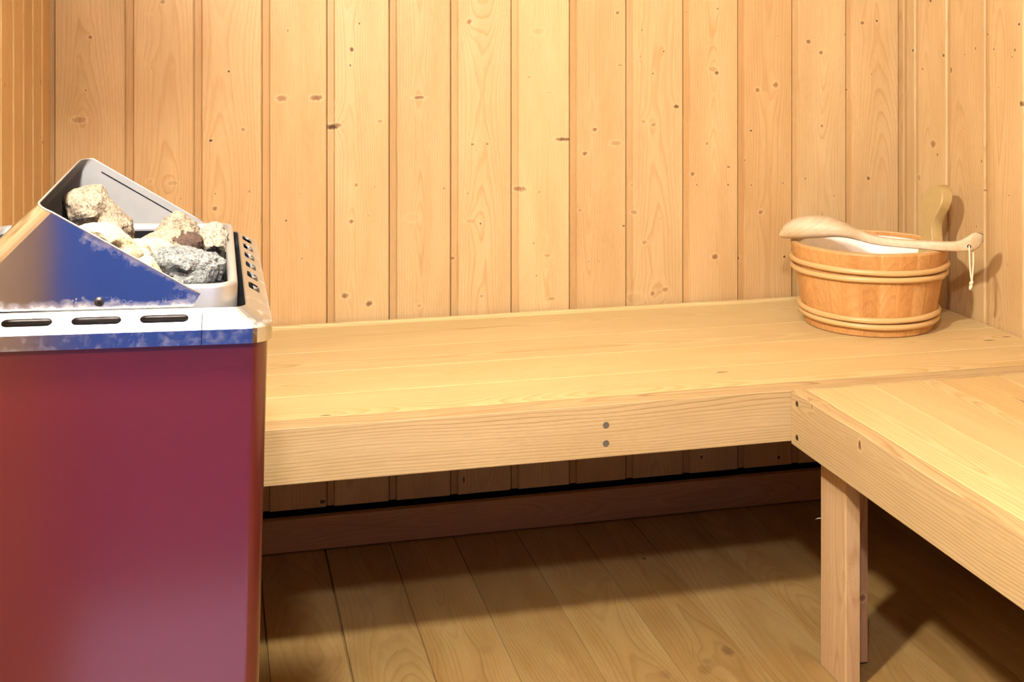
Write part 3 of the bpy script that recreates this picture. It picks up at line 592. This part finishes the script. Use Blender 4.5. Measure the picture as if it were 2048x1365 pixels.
tag(bm_obj('string_loop', bm, M['rope'], ladle, True), 'knotted white hanging string')

# ------------------------------------------------------------------ heater
P0 = Vector((.0443, .97, .97 - .2322)); RL = math.radians(1.44)
U = Vector((math.cos(RL), 0, -math.sin(RL))); Vv = Vector((math.sin(RL), 0, math.cos(RL)))
def hp3(u, y, v): return U * u + Vector((0, y, 0)) + Vv * v       # local to heater origin (y from the front plane)
heater = empty('sauna_heater', P0, 'dark red electric sauna heater with steel top holding rough stones', 'heater')
UL = -.315; DY = .418
def rrect(u0, u1, y0, y1, r, n=6):
    pts = []
    for cx, cy, a0 in ((u1 - r, y0 + r, -90), (u1 - r, y1 - r, 0), (u0 + r, y1 - r, 90), (u0 + r, y0 + r, 180)):
        for i in range(n + 1):
            a = math.radians(a0 + 90 * i / n); pts.append((cx + r * math.cos(a), cy + r * math.sin(a)))
    return pts
def hv(bm, u, y, v): return bm.verts.new(hp3(u, y, v))
# body shell
bm = bmesh.new(); rows = []
vb = -.655
for ins, v in ((0, -.0127), (0, -.0132), (0, vb + .001), (0, vb), (.0015, vb), (.0015, vb + .001), (.0015, -.0132), (.0015, -.0127)):
    rows.append([hv(bm, a, b, v) for a, b in rrect(UL + .004 + ins, -.0035 - ins, .004 + ins, DY - .004 - ins, .0142 - ins, 8)])
grid_faces(bm, rows, closed_u=True, closed_v=True)
body = bm_obj('body_shell', bm, M['red'], heater, True); tag(body, 'dark red enamelled casing')
bm = bmesh.new(); rows = [[hv(bm, a, b, v) for a, b in rrect(UL + .006, -.0055, .006, DY - .006, .012)] for v in (-.0128, -.64)]
grid_faces(bm, rows, closed_v=True); bm.faces.new(rows[0]); bm.faces.new(rows[1])
bm_obj('dark_inner_box', bm, M['dark'], heater)  # near-black box added; its colour gives the shade behind the slots
for (a, b) in ((-.04, .04), (-.04, DY - .04), (UL + .04, .04), (UL + .04, DY - .04)):
    bm = bmesh.new(); c_ = hp3(a, b, vb); zf = -P0.z
    rows = [[bm.verts.new((c_.x + rr * math.cos(k * math.pi / 8), c_.y + rr * math.sin(k * math.pi / 8), zz)) for k in range(16)] for rr, zz in ((.010, c_.z + .02), (.010, zf + .02), (.016, zf + .012), (.016, zf))]
    grid_faces(bm, rows, closed_v=True); bm.faces.new(rows[0]); bm.faces.new(rows[-1])
    bm_obj('foot', bm, M['plinth'], heater)
# top trim: thin folded sheet, sloped ledge with slots
LW, LH, TT = .021, .0115, .0011
def trim_ring(off, v): return rrect(UL + off, -off, off, DY - off, max(.020 - off * .35, .010), 8)
bm = bmesh.new(); rows = []
for off, v in ((0, -.0127), (0, -.0085), (0, -.0012), (.0004, -.0003), (.0013, .0003), (LW - .001, LH), (LW, LH - .0008), (LW, -.0120), (LW - TT, -.0120), (LW - TT, LH - TT - .0004), (.0016, -.0010), (TT, -.0016), (TT, -.0127)):
    rows.append([hv(bm, a, b, v) for a, b in trim_ring(off, v)])
grid_faces(bm, rows, closed_u=True, closed_v=True)
trim = bm_obj('top_trim', bm, M['steeltop'], heater)
sl = math.atan2(LH, LW)
def stadium(n=8, L=.0365, W=.0085):
    p = []
    for sgn, a0 in ((1, -90), (-1, 90)):
        for i in range(n + 1):
            a = math.radians(a0 + 180 * i / n); p.append((sgn * (L - W) / 2 + W / 2 * math.cos(a), W / 2 * math.sin(a)))
    return p
bm = bmesh.new()
for uc in [-.0829 - .0501 * i for i in range(5)]:
    c_ = (uc, LW * .52, LH * .52)
    rws = []
    for h_ in (-.006, .006):
        rws.append([hv(bm, c_[0] + a, c_[1] + b * math.cos(sl) - h_ * math.sin(sl), c_[2] + b * math.sin(sl) + h_ * math.cos(sl)) for a, b in stadium()])
    grid_faces(bm, rws, closed_v=True); bm.faces.new(rws[0]); bm.faces.new(rws[1])
for yc_ in [.120 + .0495 * i for i in range(6)]:
    c_ = (-LW * .55, yc_, LH * .55); rws = []
    for h_ in (-.006, .006):
        rws.append([hv(bm, c_[0] + b * math.cos(sl) + h_ * math.sin(sl), c_[1] + a, c_[2] - b * math.sin(sl) + h_ * math.cos(sl)) for a, b in rrect(-.0135, .0135, -.0056, .0056, .003, 3)])
    grid_faces(bm, rws, closed_v=True); bm.faces.new(rws[0]); bm.faces.new(rws[1])
cut = bm_obj('cutter', bm, M['steeltop'], heater)
md = trim.modifiers.new('slots', 'BOOLEAN'); md.object = cut; md.solver = 'EXACT'; md.operation = 'DIFFERENCE'
dg = bpy.context.evaluated_depsgraph_get()
nm = bpy.data.meshes.new_from_object(trim.evaluated_get(dg)); trim.modifiers.clear(); old = trim.data; trim.data = nm
bpy.data.meshes.remove(old); bpy.data.objects.remove(cut)
bm = bmesh.new(); rows = [[hv(bm, -.0105, y_, -.0035), hv(bm, -.0016, y_, -.0020), hv(bm, -.0016, y_, -.0028), hv(bm, -.0105, y_, -.0043)] for y_ in (.06, .40)]
grid_faces(bm, rows, closed_v=True); bm.faces.new(rows[0]); bm.faces.new(rows[1])
bm_obj('slot_flange', bm, M['bowl'], heater)
trim.data.materials.append(M['band'])
for p_ in trim.data.polygons:
    if abs(p_.normal.dot(Vv)) < .25: p_.material_index = 1
a_ = trim.data.attributes.new('wear', 'FLOAT', 'POINT')
a_.data.foreach_set('value', [.46 if v_.co.dot(U) > -.0535 and v_.co.dot(Vv) < .0004 else .46 if v_.co.dot(Vv) < -.0125 else (.36 if v_.co.dot(Vv) < -.0008 else .30) for v_ in trim.data.vertices])
# seam between the front strip and the corner piece
bm = bmesh.new()
add_tube(bm, [hp3(-.0545, -.0001, -.0125), hp3(-.0545, -.0001, .0002)], .00035, 6); add_tube(bm, [hp3(-.0545, .0006, .0004), hp3(-.0545, LW, LH)], .00035, 6)
bm_obj('trim_seam', bm, M['dark'], trim).location = (0, 0, 0)
# stone bowl
bm = bmesh.new(); rows = []
RV = .0245
for off, v, rr in ((.0, -.02, .021), (.0, RV - .003, .021), (.0009, RV - .0008, .0205), (.0028, RV, .019), (.0055, RV - .0002, .017), (.0074, RV - .0015, .0155), (.0078, RV - .006, .015), (.0085, -.055, .0145)):
    rows.append([hv(bm, a, b, v) for a, b in rrect(UL + .05 + off, -.0268 - off, .046 + off, .376 - off, rr, 8)])
grid_faces(bm, rows, closed_v=True)
bowl = bm_obj('stone_basket', bm, M['bowl'], heater, True); tag(bowl, 'pale rounded steel basket rim')
bm = bmesh.new(); rows = [[hv(bm, a, b, v) for a, b in rrect(UL + .05 + o_, -.0268 - o_, .046 + o_, .376 - o_, .0145, 8)] for o_, v in ((.0088, RV - .007), (.0092, -.016))]
grid_faces(bm, rows, closed_v=True); bm.faces.new(rows[1])
bm_obj('basket_lining', bm, M['dark'], heater)
# hood: folded sheet open to the right
def hood_profile(n=7):
    """closed list of (front/back) cross-section along the sloped top: returns top edge points and bottom points"""
    y0, y1 = LW + .004, .405
    top = []; bot = []
    r_ = .020
    ytl = -.181
    def topv(u): return .0215 + (u + .0565) / (ytl + .0565) * (.0945 - .0215)
    # front panel from right tip to left corner
    for i in range(13):
        t = i / 12; u = -.0565 + (ytl + r_ * .6 + .0565) * t
        top.append((u, y0, topv(u))); bot.append((-.062 + (-.240 + .062) * t, y0, LH + .0004))
    for i in range(1, n):
        a = math.radians(90 * i / n); du = math.sin(a); dy = 1 - math.cos(a)
        u = ytl + r_ * .6 - r_ * .6 * du; top.append((u, y0 + r_ * dy, topv(ytl + r_ * .6) + (topv(ytl) - topv(ytl + r_ * .6)) * du * .7)); bot.append((-.240 - .020 * du, y0 + r_ * dy, LH + .0004))
    for i in range(7):
        t = i / 6; y = y0 + r_ + (y1 - y0 - 2 * r_) * t
        top.append((ytl - .005 * t, y, .0925 - .003 * t)); bot.append((-.260, y, LH + .0004))
    for i in range(1, n):
        a = math.radians(90 * i / n); du = 1 - math.cos(a); dy = math.sin(a)
        top.append((ytl - .005 + r_ * .6 * du, y1 - r_ + r_ * dy, .0895)); bot.append((-.260 + .020 * du, y1 - r_ + r_ * dy, LH + .0004))
    for i in range(13):
        t = i / 12; u = ytl + .007 + (-.0580 - ytl - .007) * t
        top.append((u, y1, .0895 + (.0205 - .0895) * t)); bot.append((-.240 + (-.062 + .240) * t, y1, LH + .0004))
    return top, bot
top, bot = hood_profile()
bm = bmesh.new(); NV = 14; outer = []; wear = {}
cxy = Vector((-.16, .21, 0))
def rows_for(inset):
    rws = []
    for j in range(NV + 1):
        t = j / NV; row = []
        for (a, b) in zip(top, bot):
            p = Vector(b).lerp(Vector(a), t)
            if inset:
                q = p.copy()
                if p.y < LW + .006: q.y += inset
                elif p.y > .403: q.y -= inset
                else:
                    d_ = Vector((p.x, p.y - .215, 0))
                    q.x += inset * .9; q.y += -math.copysign(inset * .5, p.y - .215) if abs(p.y - .215) > .17 else 0
                p = q
            row.append(hv(bm, p.x, p.y, p.z))
            ed = max(0, 1 - (p.z - LH) / .016) * .75
            if p.y < LW + .01:
                right = max(0, 1 - abs(p.x + .060) / .075)
                ed = max(ed, right * .62 * (1 - .3 * t), (max(0, (t - .62) / .38) * .60 if p.x > -.150 else 0))
            wear[row[-1]] = ed
        rws.append(row)
    return rws
ro = rows_for(0); ri = rows_for(.0014)
grid_faces(bm, ro); inner_ = grid_faces(bm, ri)
for f_ in inner_: f_.material_index = 1
grid_faces(bm, [ro[-1], ri[-1]]); grid_faces(bm, [ro[0], ri[0]]); grid_faces(bm, [[r_[0] for r_ in ro], [r_[0] for r_ in ri]]); grid_faces(bm, [[r_[-1] for r_ in ro], [r_[-1] for r_ in ri]])
bm.verts.index_update(); wv_ = [wear[v] for v in bm.verts]
hood = bm_obj('hood', bm, M['steel'], heater); hood.data.materials.append(M['dull']); tag(hood, 'sloped steel hood with worn lower edge')
a_ = hood.data.attributes.new('wear', 'FLOAT', 'POINT'); a_.data.foreach_set('value', wv_)
# rolled top edge and inner flange line of the hood
bm = bmesh.new(); add_tube(bm, [hp3(a, b, c) for a, b, c in top], .0008, 6)
bm_obj('rolled_edge', bm, M['bowl'], hood, True)
bm = bmesh.new()
pp = [hp3(u, .4035, .0895 + (.0205 - .0895) * ((u + .174) / .116) - .0085) for u in np.linspace(-.165, -.075, 10)]
add_tube(bm, pp, .0006, 6); bm_obj('flange_seam', bm, M['dark'], hood)
# phillips screw
bm = bmesh.new(); c_ = hp3(-.1325, LW + .004, .0175)
rws = []
for rr, dd in ((.0036, 0), (.0036, .0008), (.0029, .0018), (.0016, .0023)):
    rws.append([bm.verts.new(c_ + U * rr * math.cos(k * math.pi / 10) + Vv * rr * math.sin(k * math.pi / 10) + Vector((0, -dd, 0))) for k in range(20)])
grid_faces(bm, rws, closed_v=True); bm.faces.new(rws[-1])
scr = bm_obj('screw', bm, M['screw'], hood, True)
bm = bmesh.new()
for k in (35, 125):
    dv = U * math.cos(math.radians(k)) + Vv * math.sin(math.radians(k)); add_tube(bm, [c_ + dv * .0017 + Vector((0, -.0023, 0)), c_ - dv * .0017 + Vector((0, -.0023, 0))], .0004, 6)
for o in [bm_obj('screw_slot', bm, M['dark'], hood)]: pass

# ------------------------------------------------------------------ stones
def make_stone(name, key, mats, label, thick, seed, tilt=0, rough=.0016, faceted=False):
    (cx, cy, cz), poly = STONES[key]
    poly = np.array(poly); r = rng(seed); thick *= 1.2
    dr = {'a': 1.6, 'b': 2.4, 'c': 1.6, 'd': 1.3, 'f': 1.3, 'h': 1.4}.get(key, 1.0)      # the undersides reach down into the basket
    poly[:, 1] = np.where(poly[:, 1] < 0, poly[:, 1] * dr, poly[:, 1])
    nx = np.roll(poly, -1, 0); poly = np.concatenate([poly + (nx - poly) * t for t in np.linspace(0, 1, 12)[:-1]])
    an = np.arctan2(poly[:, 1], poly[:, 0]); rd = np.hypot(poly[:, 0], poly[:, 1]); o_ = np.argsort(an); an, rd = an[o_], rd[o_]
    an = np.concatenate([an - 2 * math.pi, an, an + 2 * math.pi]); rd = np.concatenate([rd] * 3)
    bm = bmesh.new(); bmesh.ops.create_icosphere(bm, subdivisions=5, radius=1)
    planes = [(Vector(r.normal(size=3)).normalized(), r.uniform(.66, .84)) for _ in range(16)]
    for v in bm.verts:
        d = v.co.normalized(); q = d.copy()
        for n_, t_ in planes:
            n2 = Vector((n_.x * .8, n_.y * 1.1, n_.z * .8)).normalized()
            dd = q.dot(n2)
            if dd > t_: q -= n2 * (dd - t_) * .95
        rr = math.hypot(q.x, q.z); t = math.atan2(d.z, d.x)
        R_ = float(np.interp(t, an, rd))
        pq = math.hypot(q.x, q.z); pr = min(1, math.hypot(d.x, d.z)); pr = .6 * pr ** .5 + .4 * min(1, pq * 1.08) if pr < .9 else (.6 * pr ** .5 + .4 * (min(1, pq * 1.08) + (1 - min(1, pq * 1.08)) * .8))
        v.co = Vector((math.cos(t) * R_ * pr, q.y * thick * (1 + .25 * math.sin(t * 2 + seed)), math.sin(t) * R_ * pr))
    from mathutils import noise as nz
    bm.normal_update()
    for v in bm.verts:
        p = v.co * 70 + Vector((seed, seed, seed)); a = nz.fractal(p, 1, 2, 4); b = nz.fractal(v.co * 260 + Vector((seed * 2, 0, 0)), 1, 2, 3)
        rg = 1 - abs(nz.noise(v.co * 130 + Vector((0, seed, 0)))) * 2
        v.co += v.normal * (a * rough * 1.0 + b * rough * .5 + rg * rough * .8)
    if faceted: pass
    bmesh.ops.recalc_face_normals(bm, faces=bm.faces)
    me = bpy.data.meshes.new(name); bm.to_mesh(me); bm.free()
    me.polygons.foreach_set('use_smooth', [faceted is False] * len(me.polygons))
    for m_ in mats: me.materials.append(m_)
    o = bpy.data.objects.new(name, me); COL.objects.link(o); o.location = (cx - (.0022 if key == 'g' else 0), cy, cz)
    tag(o, label, 'stone', 'sauna stones in the heater basket')
    if len(mats) > 1:
        for p in me.polygons:
            c_ = p.center
            if c_.x > .004 + .004 * math.sin(c_.z * 700) and c_.y < .006 and c_.z < .012 - (c_.x - .02) ** 2 * 12 + .002 * math.sin(c_.x * 900): p.material_index = 1
    return o
make_stone('sauna_stone', 'a', [M['st_tan']], 'tall tan and grey stone leaning at the left under the hood', .028, 3, rough=.0012, faceted=True)
make_stone('sauna_stone', 'b', [M['st_cream']], 'pale cream stone behind the sloped front edge of the hood', .032, 5, rough=.0009)
make_stone('sauna_stone', 'c', [M['st_tan']], 'pointed sandy stone at the back of the heater basket', .026, 8, rough=.0014, faceted=True)
make_stone('sauna_stone', 'd', [M['st_tan'], M['st_brown']], 'sandy stone with dark rusty broken end, below the pointed stone', .026, 9, rough=.0010, faceted=True)
make_stone('sauna_stone', 'e', [M['st_cream']], 'small cream stone in the middle between pale and rusty stones', .022, 12, rough=.0008)
make_stone('sauna_stone', 'f', [M['st_grey_tan']], 'grey-tan stone in the right rear corner of the basket', .026, 14, rough=.0014, faceted=True)
make_stone('sauna_stone', 'g', [M['st_grey']], 'large speckled grey stone at the front right of the basket', .028, 17, rough=.0010, faceted=True)
make_stone('sauna_stone', 'h', [M['st_cream']], 'cream stone tucked left of the large grey stone', .024, 19, rough=.0009)
make_stone('sauna_stone', 'i', [M['st_grey']], 'tiny grey pebble under the large grey stone at the hood tip', .012, 23, rough=.0008, faceted=True)

# ------------------------------------------------------------------ lamps (above and behind the camera's view)
wlp = empty('wall_lamp', (XL, WALL_LAMP[1], WALL_LAMP[2]), 'globe wall lamp with added light-cutting slat on left wall above the heater', 'lamp')
o0 = Vector(wlp.location)
bm = bmesh.new(); bmesh.ops.create_uvsphere(bm, u_segments=32, v_segments=16, radius=WALL_LAMP_R, matrix=Matrix.Translation(Vector(WALL_LAMP) - o0)); bm_obj('globe', bm, M['lampB'], wlp, True)
bm = bmesh.new(); add_box(bm, (.001, -.05, -.05), (.018, .05, .05), .003); add_tube(bm, [(.015, 0, 0), (WALL_LAMP[0] - XL - WALL_LAMP_R + .004, 0, 0)], .018, 16); bm_obj('lamp_base', bm, M['ceilpaint'], wlp)
bm = bmesh.new(); add_box(bm, (.002, .085, -.10), (.1885, .097, .10), .002); bm_obj('added_light_slat', bm, M['ceilpaint'], wlp)  # added unseen slat, cuts lamp light off the left of the back wall
dlp = empty('door_lamp', (DOOR_LAMP[0], YF, DOOR_LAMP[2]), 'globe lamp on the wall above the stand-in blue door', 'lamp')
o0 = Vector(dlp.location)
bm = bmesh.new(); bmesh.ops.create_uvsphere(bm, u_segments=32, v_segments=16, radius=DOOR_LAMP_R, matrix=Matrix.Translation(Vector(DOOR_LAMP) - o0)); bm_obj('globe', bm, M['lampA'], dlp, True)
bm = bmesh.new(); add_box(bm, (-.05, .001, -.05), (.05, .018, .05), .003); add_tube(bm, [(0, .015, 0), (0, DOOR_LAMP[1] - YF - DOOR_LAMP_R + .004, 0)], .018, 16); bm_obj('lamp_base', bm, M['ceilpaint'], dlp)
